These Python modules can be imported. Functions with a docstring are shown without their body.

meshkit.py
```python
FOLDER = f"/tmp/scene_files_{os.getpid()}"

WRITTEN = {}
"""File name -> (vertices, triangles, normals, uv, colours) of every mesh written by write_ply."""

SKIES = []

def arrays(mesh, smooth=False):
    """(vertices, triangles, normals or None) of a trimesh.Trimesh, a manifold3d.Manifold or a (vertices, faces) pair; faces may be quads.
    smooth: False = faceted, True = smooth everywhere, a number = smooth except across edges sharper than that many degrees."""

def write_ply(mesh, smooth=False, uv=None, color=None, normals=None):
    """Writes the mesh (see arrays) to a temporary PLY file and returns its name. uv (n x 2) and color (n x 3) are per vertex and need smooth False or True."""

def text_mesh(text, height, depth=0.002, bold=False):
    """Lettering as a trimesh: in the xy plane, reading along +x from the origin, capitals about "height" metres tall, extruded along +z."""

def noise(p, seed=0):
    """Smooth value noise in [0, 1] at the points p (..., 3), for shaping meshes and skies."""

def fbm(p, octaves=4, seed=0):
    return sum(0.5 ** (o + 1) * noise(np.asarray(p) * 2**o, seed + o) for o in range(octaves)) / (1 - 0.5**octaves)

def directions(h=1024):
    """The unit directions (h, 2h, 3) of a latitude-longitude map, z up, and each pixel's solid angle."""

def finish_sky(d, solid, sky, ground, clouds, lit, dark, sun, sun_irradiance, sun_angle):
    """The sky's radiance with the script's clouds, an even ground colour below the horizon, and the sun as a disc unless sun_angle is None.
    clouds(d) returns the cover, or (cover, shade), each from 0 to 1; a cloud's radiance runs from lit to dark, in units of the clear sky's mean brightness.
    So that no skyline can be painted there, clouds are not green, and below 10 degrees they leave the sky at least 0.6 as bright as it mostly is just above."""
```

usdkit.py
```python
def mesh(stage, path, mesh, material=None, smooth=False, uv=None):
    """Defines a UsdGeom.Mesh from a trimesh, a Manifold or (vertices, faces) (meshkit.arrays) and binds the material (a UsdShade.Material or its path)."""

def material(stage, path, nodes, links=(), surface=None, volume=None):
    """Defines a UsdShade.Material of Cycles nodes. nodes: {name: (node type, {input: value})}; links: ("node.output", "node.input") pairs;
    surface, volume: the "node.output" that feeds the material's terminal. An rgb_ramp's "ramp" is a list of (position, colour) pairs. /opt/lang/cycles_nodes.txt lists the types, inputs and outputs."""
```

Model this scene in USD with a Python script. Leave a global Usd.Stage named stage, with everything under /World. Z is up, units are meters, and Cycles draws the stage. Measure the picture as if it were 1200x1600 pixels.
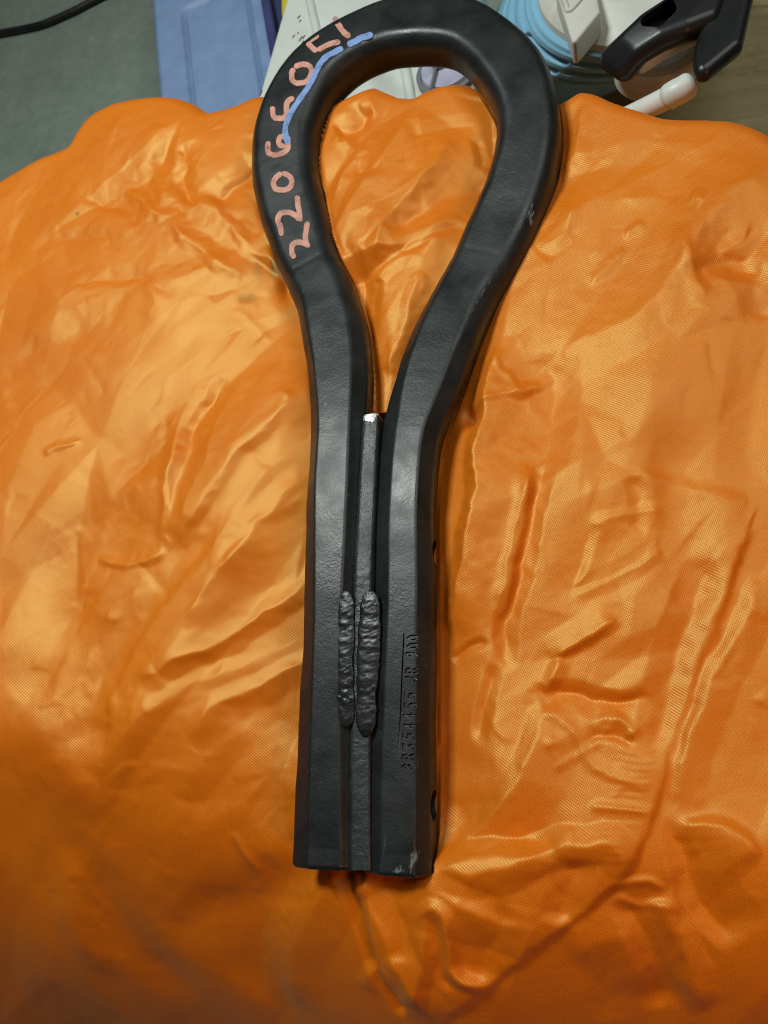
import math, numpy as np, trimesh, manifold3d, usdkit, meshkit
from pxr import Usd, UsdGeom, UsdLux, UsdShade, Gf, Sdf, Vt
from scipy.spatial import cKDTree
from scipy.interpolate import PchipInterpolator
from scipy.ndimage import gaussian_filter, gaussian_filter1d
from shapely.geometry import Polygon, LineString
import shapely

stage = Usd.Stage.CreateInMemory()
UsdGeom.SetStageUpAxis(stage, 'Z'); UsdGeom.SetStageMetersPerUnit(stage, 1.0)
UsdGeom.Xform.Define(stage, '/World'); UsdGeom.Scope.Define(stage, '/World/Looks')
rng = np.random.default_rng(7)

# ------------------------------------------------------------------ camera
FPX = 1197.0                       # focal length in pixels of the 1200 x 1600 photograph
ZT = 0.26                          # top of the steel bar
CAM = np.array([0.0, 0.0, ZT + 0.40])
_d = np.array([400 / FPX, -450 / FPX, -1.0]); _d /= np.linalg.norm(_d)
_z = -_d
_y = np.array([0, 1.0, 0]) - _z[1] * _z; _y /= np.linalg.norm(_y)
_x = np.cross(_y, _z)
RW = np.array([_x, _y, _z])        # rows: world axes seen from the camera (camera to world)

def W(u, v, z):
    """the point at height z that the photograph's pixel (u, v) shows"""
    u, v, z = np.broadcast_arrays(np.asarray(u, float), np.asarray(v, float), np.asarray(z, float))
    d = np.stack([(u - 600) / FPX, -(v - 800) / FPX, -np.ones_like(u)], -1) @ RW.T
    t = (z - CAM[2]) / d[..., 2]
    return CAM + t[..., None] * d

def P(p):
    c = (np.asarray(p) - CAM) @ RW
    return np.stack([600 + FPX * c[..., 0] / -c[..., 2], 800 - FPX * c[..., 1] / -c[..., 2]], -1)

cam = UsdGeom.Camera.Define(stage, '/World/camera')
M4 = np.eye(4); M4[:3, :3] = RW.T; M4[3, :3] = CAM
cam.AddTransformOp().Set(Gf.Matrix4d(M4.tolist()))
cam.CreateFocalLengthAttr(35.0); cam.CreateHorizontalApertureAttr(35.0 * 1200 / FPX); cam.CreateVerticalApertureAttr(35.0 * 1600 / FPX)
cam.CreateFStopAttr(15.0); cam.CreateFocusDistanceAttr(0.455)
cam.CreateClippingRangeAttr(Gf.Vec2f(0.02, 50))
cam.CreateExposureAttr(0.0)

# ------------------------------------------------------------------ lamps and fill
def rect(name, pos, target, w, h, inten, color):
    L = UsdLux.RectLight.Define(stage, '/World/' + name)
    L.CreateWidthAttr(w); L.CreateHeightAttr(h); L.CreateIntensityAttr(inten); L.CreateColorAttr(Gf.Vec3f(*color))
    p, t = np.array(pos, float), np.array(target, float)
    z = (p - t) / np.linalg.norm(p - t)
    x = np.cross([0, 1, 0.01], z); x /= np.linalg.norm(x); y = np.cross(z, x)
    m = np.eye(4); m[0, :3], m[1, :3], m[2, :3], m[3, :3] = x, y, z, p
    L.AddTransformOp().Set(Gf.Matrix4d(m.tolist()))
_p = W(560, 760, ZT); _r = (_p - CAM) * [1, 1, -1]; _r /= np.linalg.norm(_r)
rect('ceiling_lamp', _p + 1.25 * _r, _p, 0.34, 0.24, 47.0, (0.93, 1.0, 0.95))
rect('ceiling_lamp_001', (0.9, 1.1, 2.3), (0, 0.3, 0.0), 1.6, 1.2, 2.8, (0.97, 1.0, 0.94))  # added soft fill in place of ceiling bounce, no known lamp there
rect('warm_lamp', (0.58, -0.38, 0.78), (0.08, -0.05, 0.2), 0.32, 0.26, 7.0, (1.0, 0.38, 0.13))

# ------------------------------------------------------------------ materials
def mat(name, color, rough=0.5, spec=0.5, metal=0.0, noise=None, bump=None, extra=None):
    """noise = (scale, amount, detail) darkens/lightens the colour; bump = list of (scale, distance m, detail)"""
    n = {'p': ('principled_bsdf', dict(base_color=color, roughness=rough, specular_ior_level=spec, metallic=metal, **(extra or {})))}
    l = []
    n['tc'] = ('texture_coordinate', {})
    if noise:
        s, a, d = noise
        n['n1'] = ('noise_texture', dict(scale=s, detail=d, roughness=0.6))
        c = np.array(color)
        n['r1'] = ('rgb_ramp', {'ramp': [(0.3, tuple(c * (1 - a))), (0.7, tuple(np.minimum(c * (1 + a), 1)))]})
        l += [('tc.object', 'n1.vector'), ('n1.fac', 'r1.fac'), ('r1.color', 'p.base_color')]
    last = None
    for i, (s, dist, d) in enumerate(bump or []):
        n[f'bn{i}'] = ('noise_texture', dict(scale=s, detail=d, roughness=0.55))
        n[f'b{i}'] = ('bump', dict(distance=dist, strength=1.0))
        l += [('tc.object', f'bn{i}.vector'), (f'bn{i}.fac', f'b{i}.height')]
        if last: l.append((f'{last}.normal', f'b{i}.normal'))
        last = f'b{i}'
    if last: l.append((f'{last}.normal', 'p.normal'))
    return usdkit.material(stage, '/World/Looks/' + name, n, l, surface='p.BSDF')

M = {}
M['concrete'] = usdkit.material(stage, '/World/Looks/concrete', {
    'tc': ('texture_coordinate', {}),
    'a': ('noise_texture', dict(scale=9.0, detail=6, roughness=0.65)), 'b': ('noise_texture', dict(scale=55.0, detail=5, roughness=0.7)),
    'm': ('mix_float', dict(fac=0.45)), 'r': ('rgb_ramp', {'ramp': [(0.30, (0.13, 0.165, 0.135)), (0.5, (0.185, 0.225, 0.19)), (0.66, (0.235, 0.275, 0.24))]}),
    's': ('noise_texture', dict(scale=95.0, detail=1)), 'sr': ('rgb_ramp', {'ramp': [(0.765, (0, 0, 0)), (0.80, (1, 1, 1))]}),
    'sp': ('mix_color', dict(b=(0.36, 0.39, 0.35))), 'p': ('principled_bsdf', dict(roughness=0.75)),
    'bu': ('bump', dict(distance=0.0008, strength=0.7))},
    [('tc.object', 'a.vector'), ('tc.object', 'b.vector'), ('tc.object', 's.vector'), ('a.fac', 'm.a'), ('b.fac', 'm.b'), ('m.result', 'r.fac'), ('r.color', 'sp.a'),
     ('s.fac', 'sr.fac'), ('sr.color', 'sp.fac'), ('sp.result', 'p.base_color'), ('b.fac', 'bu.height'), ('bu.normal', 'p.normal')], surface='p.BSDF')

def black_paint(name, lo, hi, rough, grain, wear=True):
    n = {'tc': ('texture_coordinate', {}),
         'n': ('noise_texture', dict(scale=60, detail=6, roughness=0.65)), 'r': ('rgb_ramp', {'ramp': [(0.3, lo), (0.72, hi)]}),
         'g': ('noise_texture', dict(scale=950, detail=3, roughness=0.6)), 'g2': ('noise_texture', dict(scale=420, detail=3, roughness=0.6)),
         'b': ('bump', dict(distance=grain, strength=1.0)), 'b2': ('bump', dict(distance=grain * 1.6, strength=0.8)),
         'rn': ('noise_texture', dict(scale=35, detail=4)), 'rr': ('map_range', dict(from_min=0.3, from_max=0.7, to_min=rough - 0.08, to_max=rough + 0.12)),
         'p': ('principled_bsdf', dict(specular_ior_level=0.5))}
    l = [('tc.object', 'n.vector'), ('tc.object', 'g.vector'), ('tc.object', 'g2.vector'), ('tc.object', 'rn.vector'), ('n.fac', 'r.fac'),
         ('g.fac', 'b.height'), ('g2.fac', 'b2.height'), ('b2.normal', 'b.normal'), ('b.normal', 'p.normal'), ('rn.fac', 'rr.value'), ('rr.result', 'p.roughness')]
    if wear:
        n['at'] = ('attribute', dict(attribute='wear'))
        n['wmp'] = ('mapping', dict(scale=(1.0, 0.22, 1.0))); n['wn'] = ('noise_texture', dict(scale=620, detail=4, roughness=0.65))
        n['ws'] = ('math', dict(math_type='add')); n['wr'] = ('rgb_ramp', {'ramp': [(0.86, (0, 0, 0)), (0.98, (1, 1, 1))]})
        n['wm'] = ('mix_color', dict(b=(0.15, 0.175, 0.165)))
        l += [('tc.object', 'wmp.vector'), ('wmp.vector', 'wn.vector'), ('at.fac', 'ws.value1'), ('wn.fac', 'ws.value2'), ('ws.value', 'wr.fac'), ('wr.color', 'wm.fac'), ('r.color', 'wm.a'), ('wm.result', 'p.base_color')]
        n['sm'] = ('mapping', dict(scale=(1.0, 0.06, 1.0), rotation=(0, 0, 0.12))); n['sn'] = ('noise_texture', dict(scale=420, detail=2, roughness=0.5)); n['sr'] = ('rgb_ramp', {'ramp': [(0.70, (0, 0, 0)), (0.80, (0.30, 0.30, 0.30))]})
        n['sn2'] = ('noise_texture', dict(scale=17, detail=2)); n['sr2'] = ('rgb_ramp', {'ramp': [(0.50, (0, 0, 0)), (0.62, (1, 1, 1))]}); n['sx'] = ('mix_color', dict(blend_type='multiply', fac=1.0))
        n['dn'] = ('noise_texture', dict(scale=1150, detail=1)); n['dr'] = ('rgb_ramp', {'ramp': [(0.735, (0, 0, 0)), (0.77, (0.35, 0.35, 0.35))]}); n['dx'] = ('mix_color', dict(b=(0.30, 0.31, 0.29)))
        n['sc'] = ('mix_color', dict(b=(0.16, 0.18, 0.175)))
        l.remove(('wm.result', 'p.base_color'))
        l += [('tc.object', 'sm.vector'), ('sm.vector', 'sn.vector'), ('sn.fac', 'sr.fac'), ('tc.object', 'sn2.vector'), ('sn2.fac', 'sr2.fac'), ('sr.color', 'sx.a'), ('sr2.color', 'sx.b'), ('sx.result', 'sc.fac'), ('wm.result', 'sc.a'),
              ('tc.object', 'dn.vector'), ('dn.fac', 'dr.fac'), ('dr.color', 'dx.fac'), ('sc.result', 'dx.a'), ('dx.result', 'p.base_color')]
    else:
        l.append(('r.color', 'p.base_color'))
    return usdkit.material(stage, '/World/Looks/' + name, n, l, surface='p.BSDF')
M['paint'] = black_paint('black_steel_paint', (0.008, 0.010, 0.0105), (0.017, 0.0215, 0.022), 0.38, 0.00009)
M['rod'] = black_paint('worn_rod_paint', (0.016, 0.021, 0.021), (0.045, 0.055, 0.055), 0.38, 0.00022, False)
M['weld'] = black_paint('glossy_weld_paint', (0.006, 0.0075, 0.0075), (0.014, 0.016, 0.016), 0.36, 0.00010, False)
M['bare'] = mat('bare_steel', (0.62, 0.63, 0.60), 0.42, 0.5, 0.6, noise=(900, 0.35, 4), bump=[(700, 0.0002, 3)])

def chalk(name, color, thin):
    return usdkit.material(stage, '/World/Looks/' + name, {
        'tc': ('texture_coordinate', {}), 'n': ('noise_texture', dict(scale=800, detail=4, roughness=0.7)), 'n2': ('noise_texture', dict(scale=110, detail=3)),
        'm': ('mix_float', dict(fac=0.5)), 'r': ('rgb_ramp', {'ramp': [(0.34, (0.04, 0.04, 0.04)), (0.44, tuple(np.array(color) * 0.72)), (0.60, color)]}),
        'p': ('principled_bsdf', dict(roughness=0.8, specular_ior_level=0.25)), 'b': ('bump', dict(distance=0.0001))},
        [('tc.object', 'n.vector'), ('tc.object', 'n2.vector'), ('n.fac', 'm.a'), ('n2.fac', 'm.b'), ('m.result', 'r.fac'), ('r.color', 'p.base_color'), ('n.fac', 'b.height'), ('b.normal', 'p.normal')], surface='p.BSDF')
M['pink'] = chalk('pink_marker', (0.70, 0.36, 0.28), 0)
M['blue_mark'] = chalk('blue_marker', (0.25, 0.40, 0.76), 0)

def cloth_mat():
    n = {'tc': ('texture_coordinate', {}),
         'm1': ('mapping', dict(rotation=(0, 0, math.radians(-58)))), 'w1': ('wave_texture', dict(bands_direction='x', scale=245.0, distortion=0.6, detail=1.0, detail_scale=1.0)),
         'm2': ('mapping', dict(rotation=(0, 0, math.radians(20)))), 'w2': ('wave_texture', dict(bands_direction='x', scale=330.0, distortion=0.6, detail=1.0, detail_scale=1.0)),
         'wm': ('mix_float', dict(fac=0.4)), 'fn': ('noise_texture', dict(scale=34, detail=5, roughness=0.6)), 'gn': ('noise_texture', dict(scale=230, detail=3, roughness=0.6)),
         'b0': ('bump', dict(distance=0.0007, strength=0.5)), 'b1': ('bump', dict(distance=0.00022, strength=0.6)), 'b2': ('bump', dict(distance=0.00011, strength=0.9)), 'wh': ('noise_texture', dict(scale=1500, detail=2, roughness=0.8)), 'wr': ('rgb_ramp', {'ramp': [(0.30, (0.74, 0.66, 0.5)), (0.52, (1, 1, 1))]}), 'wg': ('mix_color', dict(blend_type='multiply', fac=1.0)),
         'cn': ('noise_texture', dict(scale=12, detail=4)), 'cr': ('rgb_ramp', {'ramp': [(0.3, (0.78, 0.165, 0.001)), (0.7, (0.86, 0.205, 0.002))]}),
         'wc': ('mix_color', dict(blend_type='multiply', b=(0.80, 0.74, 0.70))), 'wf': ('math', dict(math_type='multiply', value2=0.75)),
         'at': ('attribute', dict(attribute='soil_and_shade')), 'dm': ('mix_color', dict(b=(0.17, 0.045, 0.004))),  # brown for specks and for shade painted into the dents
         'p': ('principled_bsdf', dict(roughness=0.5, specular_ior_level=0.25, sheen_weight=0.08, sheen_roughness=0.35, sheen_tint=(1.0, 0.85, 0.6)))}
    l = [('tc.object', 'm1.vector'), ('m1.vector', 'w1.vector'), ('tc.object', 'm2.vector'), ('m2.vector', 'w2.vector'), ('w1.fac', 'wm.a'), ('w2.fac', 'wm.b'),
         ('tc.object', 'fn.vector'), ('tc.object', 'gn.vector'), ('fn.fac', 'b0.height'), ('gn.fac', 'b1.height'), ('wm.result', 'b2.height'), ('b0.normal', 'b1.normal'), ('b1.normal', 'b2.normal'), ('b2.normal', 'p.normal'),
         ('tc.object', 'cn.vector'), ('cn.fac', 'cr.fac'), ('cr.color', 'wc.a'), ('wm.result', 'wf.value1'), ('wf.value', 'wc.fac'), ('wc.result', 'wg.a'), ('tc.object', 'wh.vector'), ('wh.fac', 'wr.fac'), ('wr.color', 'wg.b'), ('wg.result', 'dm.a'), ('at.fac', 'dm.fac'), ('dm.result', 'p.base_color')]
    n['g'] = ('glossy_bsdf', dict(color=(0.80, 0.90, 0.26), roughness=0.38)); n['mx'] = ('mix_closure', dict(fac=0.040))
    n['g2'] = ('glossy_bsdf', dict(color=(0.76, 0.88, 0.20), roughness=0.58)); n['mx2'] = ('mix_closure', dict(fac=0.062))
    l += [('b2.normal', 'g.normal'), ('p.BSDF', 'mx.closure1'), ('g.BSDF', 'mx.closure2'), ('b2.normal', 'g2.normal'), ('mx.closure', 'mx2.closure1'), ('g2.BSDF', 'mx2.closure2')]
    return usdkit.material(stage, '/World/Looks/orange_nylon', n, l, surface='mx2.closure')
M['cloth'] = cloth_mat()
M['tote'] = mat('blue_tote_plastic', (0.20, 0.30, 0.50), 0.5, 0.45, noise=(40, 0.10, 5), bump=[(300, 0.0003, 3)])
M['tote_dark'] = mat('dark_blue_tote_plastic', (0.05, 0.055, 0.16), 0.45, 0.45, noise=(60, 0.2, 3))
M['cable'] = mat('black_rubber', (0.012, 0.013, 0.013), 0.45, 0.4, noise=(80, 0.3, 3))
M['white'] = mat('white_plastic', (0.62, 0.66, 0.62), 0.4, 0.5, noise=(30, 0.05, 4))
M['cream'] = mat('cream_plastic', (0.60, 0.60, 0.54), 0.38, 0.5, noise=(25, 0.10, 4))
M['spout'] = mat('milky_plastic', (0.66, 0.69, 0.66), 0.3, 0.5, noise=(60, 0.06, 3))
M['skyblue'] = mat('light_blue_plastic', (0.24, 0.52, 0.72), 0.34, 0.5, noise=(20, 0.05, 3))
M['black_plastic'] = mat('black_plastic', (0.010, 0.011, 0.012), 0.36, 0.5, noise=(80, 0.25, 3), bump=[(900, 0.00008, 2)])
M['yellow'] = mat('yellow_plastic', (0.62, 0.52, 0.02), 0.45, 0.5, noise=(40, 0.08, 3))
M['print'] = mat('brown_print', (0.17, 0.07, 0.06), 0.7, 0.3, noise=(600, 0.5, 3))
M['dial'] = mat('lilac_plastic', (0.42, 0.42, 0.54), 0.18, 0.6, noise=(90, 0.15, 3))
M['dial_dark'] = mat('grey_ring', (0.16, 0.17, 0.19), 0.4, 0.5)
M['wood'] = usdkit.material(stage, '/World/Looks/old_wood', {
    'tc': ('texture_coordinate', {}), 'm': ('mapping', dict(scale=(3.0, 42.0, 10.0), rotation=(0, 0, math.radians(8)))),
    'n': ('noise_texture', dict(scale=1.0, detail=7, roughness=0.62, distortion=0.8)), 'n2': ('noise_texture', dict(scale=160, detail=4)),
    'mx': ('mix_float', dict(fac=0.22)), 'r': ('rgb_ramp', {'ramp': [(0.30, (0.15, 0.13, 0.045)), (0.44, (0.30, 0.265, 0.125)), (0.58, (0.36, 0.33, 0.17)), (0.72, (0.43, 0.40, 0.23))]}),
    'p': ('principled_bsdf', dict(roughness=0.6)), 'b': ('bump', dict(distance=0.0006))},
    [('tc.object', 'm.vector'), ('m.vector', 'n.vector'), ('tc.object', 'n2.vector'), ('n.fac', 'mx.a'), ('n2.fac', 'mx.b'), ('mx.result', 'r.fac'), ('r.color', 'p.base_color'), ('n.fac', 'b.height'), ('b.normal', 'p.normal')], surface='p.BSDF')

# ------------------------------------------------------------------ object helpers
used = {}
def numbered(path):
    k = used.get(path, 0); used[path] = k + 1
    return path if k == 0 else f'{path}_{k:03d}'
def tag(prim, label=None, cat=None, group=None, kind=None):
    for k, v in (('label', label), ('category', cat), ('group', group), ('kind', kind)):
        if v: prim.SetCustomDataByKey(k, v)
    return prim
def thing(name, label, cat, loc=(0, 0, 0), group=None):
    x = UsdGeom.Xform.Define(stage, numbered('/World/' + name)); x.AddTranslateOp().Set(Gf.Vec3d(*map(float, loc)))
    tag(x.GetPrim(), label, cat, group); x.GetPrim().SetCustomDataByKey('label', label)
    offs[str(x.GetPath())] = np.array(loc, float)
    return x.GetPrim()
offs = {'/World': np.zeros(3)}
def obj(name, mesh, m, parent=None, smooth=30, label=None):
    """mesh in world coordinates -> one Mesh prim under its thing"""
    pp = str(parent.GetPath()) if parent is not None else '/World'
    path = numbered(pp + '/' + name)
    offs[path] = offs[pp]
    if hasattr(mesh, 'to_mesh'):
        q = mesh.to_mesh(); mesh = trimesh.Trimesh(q.vert_properties[:, :3], q.tri_verts, process=False)
    if isinstance(mesh, tuple): mesh = trimesh.Trimesh(mesh[0], meshkit.arrays(mesh)[1], process=False)
    mesh = mesh.copy(); mesh.apply_translation(-offs[pp])
    g = usdkit.mesh(stage, path, mesh, M[m], smooth=smooth)
    if label: g.GetPrim().SetCustomDataByKey('label', label)
    return g.GetPrim()
def primvar(prim, name, values):
    UsdGeom.PrimvarsAPI(prim).CreatePrimvar(name, Sdf.ValueTypeNames.FloatArray, 'vertex').Set(Vt.FloatArray.FromNumpy(np.asarray(values, np.float32)))
def man(v, f):
    return manifold3d.Manifold(manifold3d.Mesh(np.asarray(v, np.float32), np.asarray(f, np.uint32)))
def tri(m):
    q = m.to_mesh(); return trimesh.Trimesh(q.vert_properties[:, :3], q.tri_verts, process=False)
def grid_faces(n, m, wrap_m=False):
    i, j = np.meshgrid(np.arange(n - 1), np.arange(m if wrap_m else m - 1), indexing='ij')
    j2 = (j + 1) % m
    q = np.stack([i * m + j, i * m + j2, (i + 1) * m + j2, (i + 1) * m + j], -1).reshape(-1, 4)
    return np.vstack([q[:, [0, 1, 2]], q[:, [0, 2, 3]]])
def capped(rings):
    """(n, m, 3) rings -> closed mesh with fan caps"""
    n, m = rings.shape[:2]
    v = np.vstack([rings.reshape(-1, 3), rings[0].mean(0), rings[-1].mean(0)])
    f = grid_faces(n, m, True); k = np.arange(m); k2 = (k + 1) % m; a, b = n * m, n * m + 1
    f = np.vstack([f, np.stack([np.full(m, a), k2, k], 1), np.stack([np.full(m, b), (n - 1) * m + k, (n - 1) * m + k2], 1)])
    t = trimesh.Trimesh(v, f, process=False)
    if t.volume < 0: t.invert()
    return t
def tube(points, radii, sides=20, round_ends=True):
    p = np.asarray(points, float); n = len(p)
    r = np.broadcast_to(np.asarray(radii, float), (n,)).copy()
    t = np.gradient(p, axis=0); t /= np.linalg.norm(t, axis=1, keepdims=True)
    up = np.array([0, 0, 1.0]) if abs(t[:, 2]).mean() < 0.9 else np.array([1.0, 0, 0])
    a = np.cross(t, up); a /= np.linalg.norm(a, axis=1, keepdims=True); b = np.cross(t, a)
    if round_ends:
        K = 5; ang = np.linspace(0, math.pi / 2, K + 1)[:-1]
        def cap(i, s):
            return [(p[i] + s * t[i] * r[i] * math.cos(q) * 0.6, r[i] * max(math.sin(q), 0.03), a[i], b[i]) for q in ang]
        rows = cap(0, -1) + [(p[i], r[i], a[i], b[i]) for i in range(n)] + cap(n - 1, 1)[::-1]
    else:
        rows = [(p[i], r[i], a[i], b[i]) for i in range(n)]
    th = np.arange(sides) * 2 * math.pi / sides
    rings = np.array([c + rr * (np.cos(th)[:, None] * aa + np.sin(th)[:, None] * bb) for c, rr, aa, bb in rows])
    return capped(rings)
def curve(pts, n, k=None):
    p = np.asarray(pts, float)
    s = np.concatenate([[0], np.cumsum(np.linalg.norm(np.diff(p, axis=0), axis=1))])
    return PchipInterpolator(s, p)(np.linspace(0, s[-1], n))
def rbox(size, r=0.004, seg=12):
    """rounded box centred on the origin"""
    x, y, z = np.array(size) / 2 - r
    s = manifold3d.Manifold.sphere(r, seg)
    return manifold3d.Manifold.batch_hull([s.translate((a * x, b * y, c * z)) for a in (-1, 1) for b in (-1, 1) for c in (-1, 1)])
def prism_px(px, z0, z1, r=0.003, zc=None):
    """vertical rounded prism whose top face shows the outline px (at height z1), going down to z0"""
    q = W(np.array(px)[:, 0], np.array(px)[:, 1], z1)[:, :2]
    poly = Polygon(q).buffer(-r)
    s = manifold3d.Manifold.sphere(r, 16)
    c = np.array(poly.exterior.coords)[:-1]
    return manifold3d.Manifold.batch_hull([s.translate((float(x), float(y), z)) for x, y in c for z in (z0 + r, z1 - r)])

# ------------------------------------------------------------------ the steel bar's path
# (outer edge of the flat top, inner edge of the flat top) in the photograph, from the left end over the loop to the right end
ST = [((479, 1352), (529, 1350)), ((484, 1205), (530, 1205)), ((487, 1090), (530, 1090)), ((490, 977), (532, 977)), ((491, 850), (537, 850)), ((492, 746), (541, 746)),
      ((497, 675), (545, 670)), ((490, 570), (549, 560)), ((480, 505), (543, 492)), ((463, 438), (521, 420)), ((445, 402), (504, 384)), ((424, 347), (491, 330)),
      ((408, 298), (478, 290)), ((400, 242), (466, 242)), ((401, 195), (469, 196)), ((413, 143), (481, 152)), ((440, 97), (505, 110)), ((492, 50), (542, 76)),
      ((545, 19), (574, 58)), ((600, -4), (616, 45)), ((662, -13), (665, 40)), ((722, -4), (712, 50)), ((777, 23), (748, 75)), ((818, 60), (775, 113)),
      ((845, 105), (788, 148)), ((857, 150), (791, 180)), ((858, 198), (788, 210)), ((851, 242), (778, 249)), ((836, 292), (763, 287)), ((815, 345), (741, 333)),
      ((781, 410), (713, 402)), ((741, 464), (683, 447)), ((720, 514), (661, 497)), ((702, 556), (647, 535)), ((690, 590), (636, 573)), ((678, 628), (629, 614)),
      ((656, 675), (617, 670)), ((652, 746), (611, 746)), ((650, 850), (607, 850)), ((650, 977), (605, 977)), ((649, 1090), (600, 1090)), ((648, 1205), (596, 1205)), ((648, 1363), (592, 1360))]
ST = np.array(ST, float)
# height of the flat top at those stations: the shank level, the neck dipping, the eye level again
zk = np.full(len(ST), ZT)
vm = ST[:, :, 1].mean(1)
zk = np.interp(vm, [-20, 330, 400, 655, 700, 900, 1400], [ZT + 0.006, ZT - 0.0095, ZT - 0.010, ZT - 0.0005, ZT, ZT - 0.001, ZT - 0.012])
O3 = W(ST[:, 0, 0], ST[:, 0, 1], zk); I3 = W(ST[:, 1, 0], ST[:, 1, 1], zk)
C3 = (O3 + I3) / 2; HW = np.linalg.norm(O3 - I3, axis=1) / 2
s = np.concatenate([[0], np.cumsum(np.linalg.norm(np.diff(C3, axis=0), axis=1))])
NS = 760
ss = np.linspace(0, s[-1], NS)
PC = np.stack([PchipInterpolator(s, C3[:, k])(ss) for k in range(3)], 1)
PC[:, :2] = gaussian_filter1d(PC[:, :2], 9, axis=0, mode='nearest')
PC[:, 2] = gaussian_filter1d(PC[:, 2], 2.2, mode='nearest')
_v = P(PC)[:, 1]; PC[:, 2] -= np.where(_v < 640, 0.00018 * np.exp(-((_v - np.where(np.arange(NS) < NS / 2, 408, 392)) / 2.5) ** 2), 0)
PC[0, :2], PC[-1, :2] = C3[0, :2], C3[-1, :2]
A = gaussian_filter1d(PchipInterpolator(s, HW)(ss), 5, mode='nearest')
T2 = np.gradient(gaussian_filter1d(PC[:, :2], 3, axis=0, mode='nearest'), axis=0); T2 /= np.linalg.norm(T2, axis=1, keepdims=True)
N2 = np.stack([-T2[:, 1], T2[:, 0]], 1)                       # left of travel = outside of the loop
vv = P(PC)[:, 1]                                               # where along the piece (photograph row)
loopness = np.clip((640 - vv) / 240, 0, 1); loopness = loopness * loopness * (3 - 2 * loopness)
CH = 0.0068 + 0.0004 * loopness                                # chamfer width
TH = 0.0300 + 0.0035 * loopness                                # thickness
FI = 0.0014 + 0.0032 * loopness ** 1.5                                # fillet of the chamfer edges
wob = lambda sd, f, a: a * (meshkit.fbm(np.stack([ss * f, ss * 0 + sd, ss * 0], 1), 3, sd) * 2 - 1)
A_l, A_r = A + wob(3, 22, 0.0009) * (0.5 + loopness), A + wob(5, 22, 0.0009) * (0.5 + loopness)
_i = np.arange(NS); _h = np.clip(np.abs(_i - NS / 2) / 90, 0, 1); _n = np.clip((vv - 380) / 150, 0, 1)
CH = CH + 0
CH_l, CH_r = CH + np.where(_i > NS / 2, 0.0022 * np.exp(-((vv - 540) / 140) ** 2), 0) + np.where(np.arange(NS) < NS / 2, 0.0015 + 0.0040 * np.clip((vv - 620) / 600, 0, 1), 0) * np.clip((NS / 2 - np.arange(NS)) / 90, 0, 1) + wob(8, 26, 0.0007), CH + (np.where(_i > NS / 2, 0.0024, 0.0018) * _n + np.where(_i > NS / 2, 0.0034, 0.0) * np.clip((vv - 590) / 60, 0, 1)) + wob(9, 26, 0.0007)

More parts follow.
